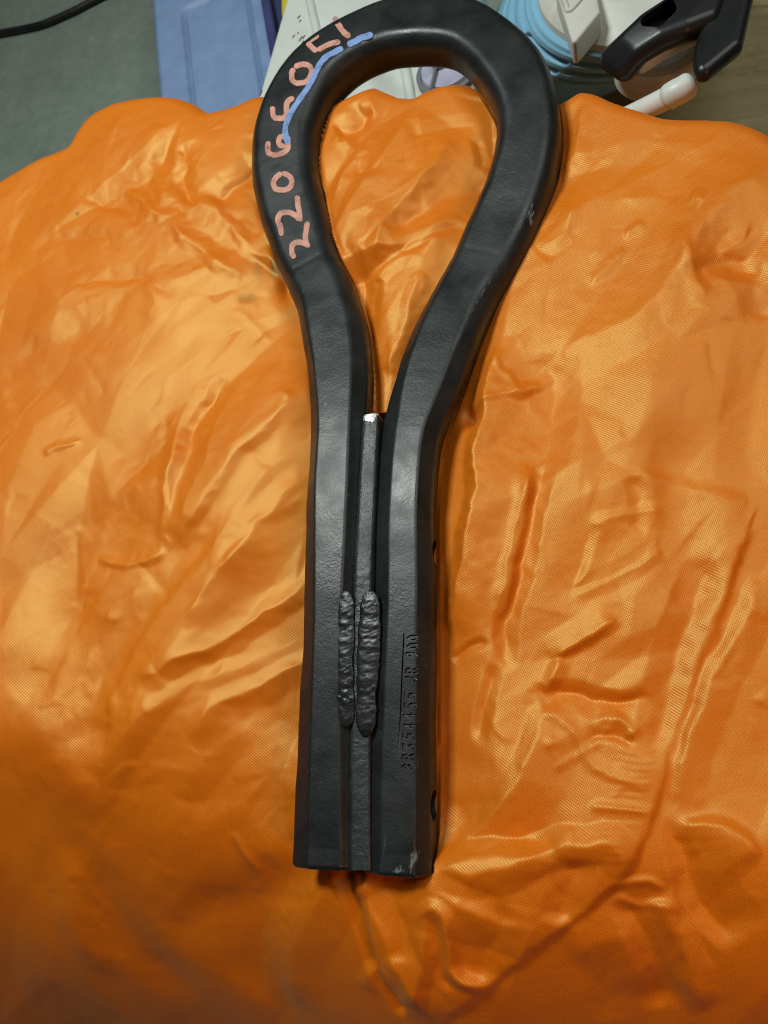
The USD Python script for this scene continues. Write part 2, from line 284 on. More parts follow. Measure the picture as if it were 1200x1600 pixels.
def section(al, ar, cl, cr, th, fi):
    """octagon (lateral, z) with filleted corners, counter-clockwise seen along travel"""
    c = np.array([(al, 0), (-ar, 0), (-ar - cr, -0.009), (-ar - cr, -th + 1.15 * cr), (-ar, -th), (al, -th), (al + cl, -th + 1.15 * cl), (al + cl, -0.009)])
    out = []
    for i in range(8):
        p, a, b = c[i], c[i - 1], c[(i + 1) % 8]
        f = fi * (1.0 if i in (0, 1) else 1.5)
        da, db = (a - p) / np.linalg.norm(a - p), (b - p) / np.linalg.norm(b - p)
        p0, p2 = p + da * min(f, np.linalg.norm(a - p) * 0.45), p + db * min(f, np.linalg.norm(b - p) * 0.45)
        for t in np.linspace(0, 1, 6):
            out.append((1 - t) ** 2 * p0 + 2 * t * (1 - t) * p + t * t * p2)
    o = np.array(out); res = []
    for k in range(8):                                     # corner k's six fillet points, then points along the edge to the next corner
        res.append(o[6 * k:6 * k + 6]); a, b = o[6 * k + 5], o[(6 * k + 6) % 48]
        m = {0: 12, 1: 3, 7: 3}.get(k, 1)
        res.append(a + (b - a) * (np.arange(1, m + 1) / (m + 1))[:, None])
    return np.vstack(res)
rings = []
order = list(range(NS))
def ring(i, inset=0.0, push=0.0):
    sec = section(A_l[i] - inset * 0.5, A_r[i] - inset * 0.5, CH_l[i] - inset * 0.5, CH_r[i] - inset * 0.5, TH[i] - 2 * inset, FI[i])
    sec = sec + [0, -inset]
    p = PC[i, :2] + push * T2[i] + sec[:, :1] * N2[i]
    return np.column_stack([p, PC[i, 2] + sec[:, 1]])
er = 0.0028
for q in np.linspace(0, math.pi / 2, 6)[:-1]: rings.append(ring(0, er * (1 - math.sin(q)), -er * (math.cos(q)) + 0 * er))
rings += [ring(i) for i in range(NS)]
for q in np.linspace(0, math.pi / 2, 6)[:-1][::-1]: rings.append(ring(NS - 1, er * (1 - math.sin(q)), er * math.cos(q)))
bar = capped(np.array(rings))
bv = np.array(bar.vertices)
nn = np.array(bar.vertex_normals)
bv += nn * ((meshkit.fbm(bv * 38, 2, 4) - 0.5) * 0.0009 + (meshkit.fbm(bv * 150, 2, 6) - 0.5) * 0.00018)[:, None]
bar.vertices = bv
tree = cKDTree(PC[:, :2])
def bar_frame(p):
    d, i = tree.query(p[..., :2])
    lat = ((p[..., :2] - PC[i, :2]) * N2[i]).sum(-1)
    return i, lat
def bar_top(p):
    """height of the bar's upper surface above the points p (flat and chamfer)"""
    i, lat = bar_frame(p)
    f = FI[i]; x = np.where(lat > 0, lat - A_l[i], -lat - A_r[i]) / f
    t = (2 - np.sqrt(np.clip(4 - 1.6 * (1 + np.clip(x, -1, 0.6)), 0, None))) / 0.8
    return PC[i, 2] - f * (0.8 * t * t + 1.33 * np.clip(x - 0.6, 0, None))
bm = man(bar.vertices, bar.faces)
# two bolt holes drilled into the right side of the right-hand leg
for (u, v) in ((685, 862), (669, 1258)):
    c = W(u, v, ZT - 0.015)
    hole = manifold3d.Manifold.cylinder(0.03, 0.0078, 0.0078, 40).rotate((0, 90, 0)).translate((float(c[0]) - 0.012, float(c[1]), ZT - (0.0185 if v < 1000 else 0.0255)))
    bm = bm - hole
# stamped line and characters, cut into the flat top of the right-hand leg
def stamp_prism(poly2d, depth=0.00075):
    return trimesh.creation.extrude_polygon(poly2d, 0.006)
pA, pB = W(621, 1204, ZT - 0.007), W(631, 990, ZT - 0.003)
dirv = (pB - pA)[:2]; L = np.linalg.norm(dirv); dirv /= L; lef = np.array([-dirv[1], dirv[0]])
CHH = 0.0062
strokes_font = {
    '8': [[(.15, .75), (.35, 1), (.6, .75), (.15, .3), (.35, 0), (.62, .3), (.15, .75)]], 'R': [[(.1, 0), (.1, 1), (.5, .95), (.6, .72), (.45, .5), (.1, .5)], [(.35, .5), (.65, 0)]],
    '3': [[(.1, .95), (.6, 1), (.3, .6), (.6, .3), (.4, 0), (.08, .08)]], '5': [[(.6, 1), (.15, 1), (.12, .55), (.5, .6), (.62, .3), (.45, 0), (.1, .04)]],
    '4': [[(.45, 0), (.45, 1), (.05, .3), (.65, .3)]], 'J': [[(.5, 1), (.5, .2), (.3, 0), (.1, .2)]], '9': [[(.55, .6), (.2, .55), (.15, .9), (.5, 1), (.58, .7), (.5, .3), (.25, 0)]],
    '0': [[(.35, 1), (.12, .7), (.15, .25), (.4, 0), (.6, .3), (.58, .75), (.35, 1)]]}
cuts = []
for ch, at in zip('8R354455', np.linspace(0.005, 0.515, 8)): cuts.append((ch, at))
for ch, at in zip('JR', (0.64, 0.70)): cuts.append((ch, at))
for ch, at in zip('900', (0.82, 0.885, 0.945)): cuts.append((ch, at))
def cut_tool(line_pts, hw, depth):
    ls = LineString(line_pts).buffer(hw, quad_segs=3).simplify(hw * 0.08)
    m = trimesh.creation.extrude_polygon(ls, 0.006, engine='earcut')
    c = np.array(line_pts).mean(0)
    m.apply_translation([0, 0, float(bar_top(np.array([c[0], c[1], 0.0]))) - depth])
    return man(m.vertices, m.faces)
for ch, at in cuts:
    for st in strokes_font[ch]:
        pts = []
        for (cx, cy) in st:
            along = at * L + cx * CHH * 0.78
            base = -0.0082 + 0.0002 * math.sin(at * 40)      # right of the line
            pts.append(pA[:2] + dirv * along + lef * (base + cy * CHH))
        bm = bm - cut_tool(pts, 0.00045, 0.0011)
bm = bm - cut_tool([pA[:2] + dirv * (-0.001) - lef * 0.003, pA[:2] - dirv * 0.0008, pA[:2] + dirv * L], 0.00038, 0.0010)
barm = tri(bm)
loc = W(560, 1000, 0); loc[2] = ZT - 0.036
eye = thing('steel_eye_bar', 'black painted forged steel eye bar lying on the orange bag, pink numbers on its loop', 'steel eye', loc)
body = obj('forged_body', barm, 'paint', eye, smooth=32)
bpts = np.array(body.GetAttribute('points').Get()) + loc
# wear: paint rubbed off in places of their own
pxb = P(bpts); ib, latb = bar_frame(bpts)
def blob(u, v, ru, rv, k=1.0): return k * np.exp(-((pxb[:, 0] - u) / ru) ** 2 - ((pxb[:, 1] - v) / rv) ** 2)
edge = np.exp(-((np.abs(latb) - A[ib] - CH[ib] * 0.2) / 0.0008) ** 2)
wear = (blob(646, 1340, 6, 20, .55) + blob(622, 1362, 22, 4, .5) + blob(832, 335, 6, 18, .42) + blob(829, 350, 5, 10, .3) + blob(508, 633, 8, 6, .42)
        + blob(464, 1310, 5, 30, .34) + blob(480, 1345, 20, 8, .26) + blob(424, 272, 3, 3, .6) + blob(823, 400, 3, 5, .35) + blob(640, 52, 10, 3, .3) + blob(417, 262, 8, 3, .3)
        + edge * (0.25 + 0.12 * (meshkit.fbm(bpts * 60, 2, 3) - 0.5) + blob(760, 440, 26, 50, .22) + blob(470, 450, 14, 40, .16) + blob(655, 1180, 10, 60, .2)))
wear *= (bpts[:, 2] > ZT - 0.018)
primvar(body, 'wear', np.clip(wear, 0, 1))

# square rod between the legs
def polyframe(px, z, n):
    p = curve(W(np.array(px)[:, 0], np.array(px)[:, 1], z), n)
    t = np.gradient(p, axis=0); t /= np.linalg.norm(t, axis=1, keepdims=True)
    nl = np.stack([-t[:, 1], t[:, 0], np.zeros(n)], 1)
    return p, t, nl
rp, rt, rn = polyframe([(578, 650), (570, 800), (561, 1000), (551, 1362)], ZT - 0.0030, 260)
rp[:, 2] -= np.interp(P(rp)[:, 1], [900, 1400], [0, 0.011])
def rod_ring(i, hw, ins=0.0):
    c = 0.0011
    pts = [(hw - ins, -c), (hw - c - ins, 0 - ins), (-hw + 2.2 * c + ins, 0.0003 - ins), (-hw + ins, -2.0 * c), (-hw + ins, -0.011), (hw - ins, -0.011)]
    pts = np.array(pts); dense = []
    for a, b in zip(pts, np.roll(pts, -1, 0)):
        for q in np.linspace(0, 1, 5)[:-1]: dense.append(a + (b - a) * q)
    dense = np.array(dense)
    return rp[i] + dense[:, :1] * rn[i] + np.stack([np.zeros(len(dense)), np.zeros(len(dense)), dense[:, 1]], 1)
hwr = np.linspace(0.0055, 0.0060, 260)
R = np.array([rod_ring(i, hwr[i]) for i in range(260)])
rod = capped(R)
v = np.array(rod.vertices); v += np.array(rod.vertex_normals) * ((meshkit.fbm(v * 400, 3, 2) - 0.5) * 0.0007)[:, None]; rod.vertices = v
obj('square_rod', rod, 'rod', eye, smooth=40, label='square steel rod welded between the two legs')
# bare chip at the upper end of the rod
tip = np.array([rod_ring(0, 0.0049, 0.0002) + np.array([0, 0.0016, 0.0]) + [0, 0, -0.0008], rod_ring(0, 0.0050) + [0, 0.0012, 0.0002], rod_ring(0, 0.0051) - [0, 0.0012, -0.0002], rod_ring(8, 0.0047) + [0, 0, -0.0006]])
tip[:, :, :] += (rng.random(tip.shape) - 0.5) * 0.0006
obj('bare_tip', capped(tip), 'bare', eye, smooth=False, label='bare bright metal end of the rod')
# weld beads
def bead(px, hw_px, seed, h):
    n = 170
    p, t, nl = polyframe(px, ZT - 0.0022, n)
    p[:, 2] -= np.interp(P(p)[:, 1], [900, 1400], [0, 0.011])
    q = np.linspace(0, 1, n)
    env = np.sqrt(np.clip(1 - np.abs(2 * q - 1) ** 9, 0.002, 1))
    rip = 1 + 0.03 * np.sin(q * 80 + 3 * meshkit.noise(np.stack([q * 9, q * 0, q * 0], 1), seed)) * (0.4 + meshkit.noise(np.stack([q * 7, q * 0 + 2, q * 0], 1), seed)) + 0.4 * (meshkit.fbm(np.stack([q * 8, q * 0, q * 0], 1), 3, seed + 1) - 0.5)
    w = hw_px / 2900 * env * (0.80 + 0.40 * meshkit.fbm(np.stack([q * 7, q * 0 + 5, q * 0], 1), 3, seed + 3))
    hh = h * env * rip
    side = 0.0012 * (meshkit.fbm(np.stack([q * 8, q * 0 + 9, q * 0], 1), 2, seed) - 0.5)
    th = np.arange(28) * 2 * math.pi / 28
    rg = p[:, None] + (w[:, None] * np.cos(th) + side[:, None])[..., None] * nl[:, None] + np.stack([0 * th, 0 * th, np.sign(np.sin(th)) * np.abs(np.sin(th)) ** 0.7], 1)[None] * np.where(np.sin(th) > 0, 1, 0.8)[None, :, None] * hh[:, None, None]
    m = capped(rg); v = np.array(m.vertices)
    v += np.array(m.vertex_normals) * ((meshkit.fbm(v * 420, 3, seed) - 0.5) * 0.0008)[:, None]; m.vertices = v
    return m
obj('weld_bead', bead([(540, 922), (538, 1000), (536, 1060), (534, 1136)], 15, 11, 0.0013), 'weld', eye, smooth=True, label='lumpy weld bead left of the rod')
obj('weld_bead', bead([(577, 922), (575, 1000), (571, 1060), (567, 1150)], 17.5, 23, 0.0015), 'weld', eye, smooth=True, label='lumpy weld bead on the right of the rod')

# handwriting on the loop
lift = [0.00022]
def ribbon(px, w_px, seed, taper=True):
    ln = max(24, int(sum(np.hypot(*np.diff(np.array(px, float), axis=0).T)) * 1.1))
    c = curve(np.array(px, float), ln)
    c = gaussian_filter1d(c, 1.2, axis=0, mode='nearest')
    t = np.gradient(c, axis=0); t /= np.linalg.norm(t, axis=1, keepdims=True); nrm = np.stack([-t[:, 1], t[:, 0]], 1)
    q = np.linspace(0, 1, ln); env = np.clip(np.minimum(q, 1 - q) * ln / (w_px * 0.45), 0, 1) ** 0.5 if taper else np.ones(ln)
    r1, r2 = rng.random(ln) - 0.5, rng.random(ln) - 0.5
    lw = np.stack([np.broadcast_to(w_px / 2 * env, ln) * (1 + 0.16 * a + 0.18 * (meshkit.noise(np.stack([q * ln / 9, q * 0 + seed + k, q * 0], 1)) - 0.5)) for k, a in enumerate((r1, r2))])
    rows = []
    for k in np.linspace(-1, 1, 7):
        u = c + nrm * (k * np.where(k < 0, lw[0], lw[1]))[:, None]
        p = W(u[:, 0], u[:, 1], ZT - 0.004)
        for _ in range(3): p = W(u[:, 0], u[:, 1], bar_top(p))
        rows.append(p)
    lift[0] += 0.00002
    up = np.array(rows).transpose(1, 0, 2) + [0, 0, lift[0]]
    n, m = up.shape[:2]
    top = up.reshape(-1, 3); bot = top - [0, 0, 0.0009]
    ringed = np.concatenate([up, (up - [0, 0, 0.0011])[:, ::-1]], 1)
    return capped(ringed)
def Z3(pts): return [(410 + x / 5.922, 150 + y / 5.926) for x, y in pts]       # from an enlargement of the photograph
def Z4(pts): return [(430 + x / 7.5, 20 + y / 7.5) for x, y in pts]
digits = [
    ('2', [Z3([(420, 1160), (410, 1230), (400, 1300), (405, 1360), (440, 1400)]), Z3([(425, 1395), (380, 1360), (320, 1355), (272, 1395), (275, 1450), (305, 1505)])]),
    ('2', [Z3([(322, 920), (328, 1000), (345, 1090), (350, 1170)]), Z3([(350, 1165), (310, 1110), (240, 1080), (175, 1090), (145, 1140), (165, 1210), (180, 1300)])]),
    ('0', [Z3([(190, 715), (130, 755), (100, 810), (130, 865), (190, 875), (250, 855), (275, 800), (250, 745), (200, 720), (180, 718)])]),
    ('6', [Z3([(68, 420), (50, 470), (60, 530), (120, 550), (190, 530), (240, 480), (240, 410), (210, 375), (165, 385), (150, 430), (175, 465), (215, 455)])]),
    ('5', [Z3([(95, 95), (95, 150), (130, 210), (190, 210), (225, 160), (225, 90), (250, 40), (300, 25)])]),
    ('0', [Z4([(230, 650), (195, 720), (200, 780), (260, 830), (340, 820), (410, 760), (430, 690), (400, 625), (330, 605), (270, 620), (230, 655)])]),
    ('5', [Z4([(515, 260), (450, 300), (380, 345)]), Z4([(375, 345), (420, 400), (500, 455)]), Z4([(500, 452), (580, 400), (680, 360), (770, 345)])]),
    ('1', [Z4([(690, 45), (740, 140), (800, 225), (885, 290)])])]
for k, (ch, sts) in enumerate(digits):
    parts = [ribbon(st, 8.4 if k < 7 else 9.0, 5 * k + j) for j, st in enumerate(sts)]
    obj('handwritten_digit', trimesh.util.concatenate(parts), 'pink', eye, smooth=False)
obj('blue_stroke', ribbon(Z4([(845, 385), (930, 345), (1010, 300), (1090, 275), (1150, 255)]), 10.0, 71), 'blue_mark', eye, smooth=False)
obj('blue_stroke', ribbon(Z4([(800, 415), (700, 465), (600, 520), (530, 600), (480, 690), (440, 780), (370, 900), (300, 1000), (215, 1130), (150, 1260), (120, 1370), (135, 1480), (170, 1545)]), 8.6, 77), 'blue_mark', eye, smooth=False)

# ------------------------------------------------------------------ the orange bag
ZC = ZT - 0.0215                    # nominal height of the fabric beside the bar
_c = W([0, 1200, 0, 1200], [1600, 1600, 250, 250], np.array([ZT - 0.20, ZT - 0.11, ZT - 0.05, ZT - 0.05]))
GS = 0.00076
gx = np.arange(_c[:, 0].min() - 0.03, _c[:, 0].max() + 0.03, GS); gy = np.arange(_c[:, 1].min() - 0.03, _c[:, 1].max() + 0.11, GS)
XL, XR, YN = gx[0], gx[-1], gy[0]
_e = np.arange(1, 36) * 0.004                        # coarser skirts that run down to the floor outside
gx = np.concatenate([(XL - _e)[::-1], gx, XR + _e]); gy = np.concatenate([(YN - _e)[::-1], gy])
X, Y = np.meshgrid(gx, gy, indexing='ij')
pxg = P(np.stack([X, Y, np.full_like(X, ZC)], -1)); U, V = pxg[..., 0], pxg[..., 1]
Hh = np.zeros_like(X)
# far rim (silhouette against the floor), photograph pixels
RIM = [(-420, 520), (-260, 420), (-120, 345), (0, 283), (60, 250), (112, 228), (124, 208), (150, 181), (188, 164), (238, 156), (275, 156), (300, 164), (332, 178), (368, 168), (404, 152), (470, 160), (540, 150), (582, 137), (600, 144), (622, 152), (650, 156), (668, 148),
       (690, 138), (714, 130), (780, 150), (850, 158), (880, 149), (905, 141), (922, 143), (958, 160), (1000, 177), (1040, 187), (1110, 189), (1150, 196), (1180, 207), (1215, 226), (1300, 290), (1500, 430)]
zr = ZC - 0.0045
rim = W(np.array(RIM)[:, 0], np.array(RIM)[:, 1] + np.where(np.array(RIM)[:, 0] > 840, 6, 3), zr)[:, :2]
rim = np.array(curve(rim, 700))
# signed distance inside the rim
k = cKDTree(rim); dd, ii = k.query(np.stack([X, Y], -1).reshape(-1, 2), workers=1)
tr = np.gradient(rim, axis=0); tr /= np.linalg.norm(tr, axis=1, keepdims=True)
rel = np.stack([X, Y], -1).reshape(-1, 2) - rim[ii]
sd = (dd * np.sign(tr[ii, 1] * rel[:, 0] - tr[ii, 0] * rel[:, 1])).reshape(X.shape)   # + = towards the viewer
RR = 0.015
dq = np.clip((sd + RR * 0.29) / RR, 0, 1)
shoulder = -RR * (1 - np.sqrt(np.clip(1 - (1 - dq) ** 2, 0, 1)))
beyond = np.clip(-(sd + RR * 0.29), 0, None)

def stroke(px, amp, wa, wb, kind='smooth', fade=0.25):
    """fold along the polyline px: amp in mm; wa / wb = width in px on the side left of a downward stroke (below a rightward one) / the other side"""
    p = np.asarray(px, float)
    p = curve(p, max(12, len(p) * 6)) if len(p) > 2 else np.linspace(p[0], p[1], 12)
    mw = 3.2 * max(wa, wb)
    lo, hi = p.min(0) - mw, p.max(0) + mw
    sel = np.nonzero((U > lo[0]) & (U < hi[0]) & (V > lo[1]) & (V < hi[1]))
    if not len(sel[0]): return
    q = np.stack([U[sel], V[sel]], 1)
    best = np.full(len(q), 1e9); sg = np.ones(len(q)); tt = np.zeros(len(q))
    n = len(p) - 1
    for a in range(n):
        d = p[a + 1] - p[a]; L2 = d @ d
        t = ((q - p[a]) @ d) / L2; tc = np.clip(t, 0, 1)
        r = q - p[a] - tc[:, None] * d
        dist = np.hypot(r[:, 0], r[:, 1])
        m = dist < best
        best[m] = dist[m]; tt[m] = (a + (t if a in (0, n - 1) else tc)[m]) / n
        sg[m] = np.sign(d[0] * r[m, 1] - d[1] * r[m, 0])
    w = np.where(sg > 0, wa, wb)
    x = best / w
    if p[:, 1].mean() > 1360 and max(wa, wb) > 12 and kind != 'step': amp = amp * 1.35
    if kind == 'smooth' and max(wa, wb) >= 45: pr = np.exp(-x * x)
    elif kind == 'smooth': pr = np.clip(1.06 - 0.62 * np.sqrt(x * x + 0.02), 0, 1)
    elif kind == 'crease' and max(wa, wb) >= 9: pr = 1.35 * np.clip(1.05 - 0.55 * np.sqrt(x * x + 0.004), 0, 1) ** 1.3
    elif kind == 'crease': pr = np.clip(1.05 - 0.55 * np.sqrt(x * x + 0.004), 0, 1) ** 1.3
    elif kind == 'tent': pr = np.clip(1 - np.sqrt(x * x * 0.7 + 0.004), 0, 1)
    elif kind == 'step': pr = 0.5 * (1 + np.tanh(sg * best / min(wa, wb))) * np.exp(-(best / max(wa, wb)) ** 2)
    if fade > 0:
        e = np.clip(np.minimum(tt + fade * 0.5, 1 + fade * 0.5 - tt) / fade, 0, 1); pr = pr * e * e * (3 - 2 * e)
    Hh[sel] += amp * 0.75e-3 * pr

# crumple: ridged, warped noise stretched along the pull lines
def ridged(x, y, f, sx, ang, seed, o=4):
    c, s_ = math.cos(ang), math.sin(ang)
    a, b = (c * x + s_ * y) * f, (-s_ * x + c * y) * f * sx
    p = np.stack([a, b, np.full_like(a, seed * 3.1)], -1)
    wv = meshkit.noise(p * 0.7 + 11, seed) - 0.5
    p = p + wv[..., None] * np.array([1.1, 1.1, 0])
    out, am = 0, 1.0
    for k in range(o):
        nz = meshkit.noise(p * 2 ** k, seed + k)
        out = out + am * (1 - np.abs(2 * nz - 1)); am *= 0.42
    return out
msk = np.clip((meshkit.noise(np.stack([X * 11, Y * 11, X * 0 + 3], -1), 31) - 0.3) * 2.2, 0, 1)
from scipy.interpolate import LinearNDInterpolator
def facets(cell, amp, ang, stretch, seed):
    r = np.random.default_rng(seed); c, s_ = math.cos(ang), math.sin(ang)
    a, b = (c * X + s_ * Y) / (cell * stretch), (-s_ * X + c * Y) / cell
    i, j = np.meshgrid(np.arange(-int(0.95 / cell / stretch) - 2, int(0.95 / cell / stretch) + 3), np.arange(-int(0.95 / cell) - 2, int(0.95 / cell) + 3), indexing='ij')
    p = np.stack([i.ravel(), j.ravel()], 1) + (r.random((i.size, 2)) - 0.5) * 1.1
    return np.nan_to_num(amp * LinearNDInterpolator(p, r.standard_normal(len(p)))(a, b))
_calm = 1 - 0.62 * np.clip((V - 1180) / 180, 0, 1)
Hh += _calm * gaussian_filter(facets(0.060, 0.0044, math.radians(58), 1.8, 41), 1.0) + gaussian_filter(facets(0.027, 0.0011, math.radians(70), 1.7, 42), 0.8) * (0.25 + 0.75 * msk)
Hh += gaussian_filter(facets(0.011, 0.00034, math.radians(40), 1.6, 43), 0.7) * (1.1 - msk)
Hh += 0.0010 * ridged(X, Y, 14, 0.45, math.radians(60), 5, 2)

S = stroke
U0, V0 = U, V                          # folds run a little unevenly
_w = lambda f, sd: meshkit.noise(np.stack([X * f, Y * f, X * 0 + sd], -1), sd) - 0.5
U = U0 + 16 * _w(32, 51) + 7 * _w(85, 53) + 3.5 * _w(210, 57); V = V0 + 16 * _w(32, 52) + 7 * _w(85, 54) + 3.5 * _w(210, 58)
# --- upper left hump
S([(60, 560), (170, 330), (260, 230)], 4.5, 150, 150, 'smooth', .5)
S([(215, 150), (300, 240), (330, 300)], 2, 70, 60, 'smooth')
S([(398, 255), (365, 285), (334, 312)], -5.0, 14, 20, 'crease')
S([(250, 255), (280, 285), (300, 325)], -4.0, 16, 30, 'crease')
S([(292, 240), (296, 325)], -2.5, 7, 14, 'crease')
S([(200, 300), (260, 345), (330, 395), (370, 425)], 3.4, 9, 34, 'crease')
S([(190, 260), (265, 330), (345, 375), (390, 405)], -2.6, 18, 20, 'crease')
S([(300, 322), (360, 350), (395, 385)], 2.6, 14, 14, 'crease')
S([(345, 335), (375, 345), (400, 372)], -1.8, 8, 8, 'crease')
S([(60, 250), (30, 330), (0, 420)], -3.5, 26, 40, 'smooth')
S([(130, 310), (170, 325), (225, 355)], -2.4, 9, 18, 'crease')
S([(60, 385), (150, 375), (190, 395)], -1.6, 10, 10, 'crease')
S([(120, 435), (200, 435), (270, 450)], -2.0, 8, 12, 'crease')
S([(230, 445), (300, 425), (350, 400)], 1.8, 20, 12, 'crease')
S([(406, 400), (396, 440), (386, 470)], -2.2, 14, 14, 'smooth')
# --- left middle
S([(335, 590), (300, 690), (268, 790), (262, 836)], -5.5, 12, 26, 'tent', .3)
S([(290, 640), (270, 740), (264, 830)], 2.6, 12, 10, 'crease')
S([(482, 600), (410, 680), (340, 770), (280, 845)], 7.5, 90, 26, 'crease', .3)
S([(470, 690), (400, 770), (330, 870), (255, 960), (200, 1060), (150, 1190)], 4.5, 18, 60, 'crease', .3)
S([(340, 830), (280, 920), (215, 1010), (165, 1110), (140, 1210)], -6.5, 34, 26, 'smooth', .3)
S([(200, 820), (130, 870), (100, 910), (85, 1000)], -5.0, 50, 60, 'smooth', .4)
S([(40, 560), (130, 520), (230, 500)], -3.0, 40, 26, 'smooth')
S([(0, 580), (90, 620), (160, 690), (230, 720)], -2.6, 26, 40, 'crease')
S([(75, 715), (125, 690)], 2.0, 5, 7, 'crease')
S([(465, 745), (400, 830), (350, 890)], 4.0, 14, 24, 'crease', .35)
S([(470, 905), (390, 965), (240, 1060)], 3.8, 16, 12, 'crease', .3)
S([(470, 1030), (380, 1075), (300, 1145)], 3.0, 12, 16, 'crease', .3)
S([(160, 1180), (230, 1120), (330, 1060), (420, 1010)], 3.0, 40, 22, 'crease', .4)
S([(150, 870), (190, 880), (250, 870)], 1.8, 6, 10, 'crease')
S([(0, 1130), (90, 1180), (170, 1230)], 8.0, 90, 60, 'smooth', .5)
# --- lower left
S([(455, 1130), (420, 1250), (440, 1330)], -4.0, 30, 16, 'smooth')
S([(330, 1300), (345, 1340), (360, 1370)], 1.6, 7, 7, 'crease')
S([(515, 1372), (450, 1450), (390, 1540), (370, 1620)], 6, 42, 36, 'smooth', .3)
S([(545, 1372), (575, 1440), (600, 1520), (640, 1620)], 6, 26, 26, 'smooth', .3)
S([(640, 1385), (740, 1430), (820, 1450)], 5, 34, 22, 'smooth', .3)
S([(480, 1350), (330, 1410), (180, 1470)], -5, 40, 46, 'smooth', .4)
S([(430, 1390), (330, 1480), (280, 1600)], -5.0, 60, 50, 'smooth', .4)
S([(50, 1350), (20, 1450), (0, 1560)], 5.0, 26, 26, 'smooth', .4)
S([(60, 1340), (70, 1450), (130, 1600)], -5.0, 50, 40, 'smooth', .4)
# --- bottom centre
S([(534, 1360), (545, 1410), (556, 1480), (570, 1550), (590, 1610)], -5.0, 22, 6, 'tent', .1)
S([(520, 1570), (545, 1540), (560, 1530), (576, 1560)], 2.5, 16, 12, 'smooth')
S([(560, 1400), (590, 1450), (610, 1500)], -3.0, 26, 26, 'smooth')
S([(655, 1440), (672, 1426), (690, 1445), (694, 1490), (705, 1535), (735, 1552)], 4.0, 13, 10, 'smooth', .2)
S([(660, 1450), (650, 1510), (620, 1590)], 4.0, 20, 14, 'smooth', .3)
S([(680, 1450), (676, 1500), (690, 1560)], -4.0, 12, 10, 'smooth', .3)
S([(790, 1420), (755, 1490), (735, 1540)], -6.0, 40, 30, 'smooth', .3)
# --- right, lower
S([(672, 1362), (740, 1368), (800, 1352), (870, 1322), (940, 1318), (975, 1350)], 7.0, 22, 20, 'smooth', .3)
S([(672, 1345), (760, 1310), (860, 1320)], -6.0, 16, 50, 'crease', .3)
S([(690, 1340), (760, 1280), (820, 1200), (850, 1120)], 4.0, 40, 14, 'crease', .3)
S([(890, 1350), (880, 1400), (868, 1440)], -4.0, 20, 26, 'smooth')
S([(1175, 830), (1140, 930), (1100, 1020), (1060, 1140), (1030, 1240), (1000, 1340), (965, 1388), (900, 1440), (820, 1500), (730, 1580), (660, 1640)], 5.0, 6, 130, 'step', .12)
S([(1190, 920), (1150, 1000), (1105, 1080), (1075, 1160), (1055, 1240)], 5.0, 14, 26, 'smooth', .3)
S([(1100, 900), (1065, 1000), (1040, 1080), (1020, 1170)], -7.0, 22, 28, 'smooth', .3)
S([(960, 1392), (1010, 1385), (1035, 1395)], 2.4, 7, 6, 'crease'); S([(965, 1412), (1010, 1425), (1060, 1425)], 2.4, 8, 7, 'crease')
S([(1060, 1300), (1100, 1290), (1180, 1330)], 6, 60, 14, 'smooth'); S([(1065, 1300), (1080, 1380), (1150, 1470)], -5, 20, 40, 'smooth')
S([(1030, 1420), (1070, 1500), (1120, 1600)], 5, 24, 20, 'smooth'); S([(980, 1420), (1020, 1500), (1040, 1600)], -4, 20, 30, 'smooth')
S([(900, 1500), (960, 1480), (1010, 1560)], 4, 40, 40, 'smooth')
S([(925, 1258), (980, 1272), (1010, 1275)], 2.2, 6, 6, 'crease')
for j in range(16): S([(965 - 2 * j, 1180 + 11 * j), (1022 - 3 * j, 1186 + 11 * j)], 0.55, 3.4, 3.4, 'smooth', .5)
# --- right, middle
S([(845, 745), (825, 820), (810, 900), (790, 960), (782, 1030)], -6.5, 14, 22, 'tent', .3)
S([(826, 735), (818, 820), (806, 880), (786, 950)], 2.6, 14, 6, 'crease')
S([(865, 560), (862, 640), (838, 740)], -5.0, 22, 26, 'smooth', .3)
S([(770, 560), (760, 640), (752, 720), (738, 800), (722, 880), (705, 960)], 8.0, 12, 34, 'crease', .25)
S([(925, 830), (895, 920), (1005, 865)], -1.8, 22, 9, 'crease', .3)
S([(925, 828), (1030, 800)], 1.4, 14, 8, 'crease'); S([(905, 930), (950, 905), (1030, 862)], 1.6, 10, 10, 'crease')
S([(865, 1027), (930, 995), (965, 970)], 4.0, 7, 22, 'crease', .3); S([(870, 1035), (860, 1065), (845, 1080)], 3.0, 10, 10, 'crease')
S([(840, 1080), (900, 1088), (960, 1100), (1010, 1090)], -4.2, 18, 10, 'crease', .3)
S([(935, 1125), (975, 1140), (985, 1155)], 2.4, 8, 8, 'crease'); S([(920, 1150), (985, 1165)], -2.6, 7, 7, 'crease')
S([(835, 1090), (890, 1150), (930, 1200), (1000, 1235)], 1.3, 6, 9, 'crease', .3)
S([(865, 1200), (920, 1170), (960, 1130)], 0.9, 6, 6, 'crease')
S([(765, 1050), (755, 1110), (745, 1150)], -3.4, 9, 12, 'smooth'); S([(700, 1030), (755, 1000)], -3.0, 8, 6, 'crease')
S([(1045, 680), (1060, 800), (1075, 930)], -6.0, 40, 50, 'smooth', .4)
S([(1000, 755), (1040, 760), (1160, 790)], 3.0, 50, 16, 'smooth')
S([(985, 760), (995, 800), (985, 830)], -3.0, 10, 14, 'smooth')
S([(1200, 500), (1180, 640), (1170, 760)], -4.0, 30, 40, 'smooth', .4)
S([(795, 620), (840, 600), (860, 585)], 1.8, 7, 7, 'crease'); S([(775, 560), (800, 600), (815, 625)], 1.6, 6, 6, 'crease')
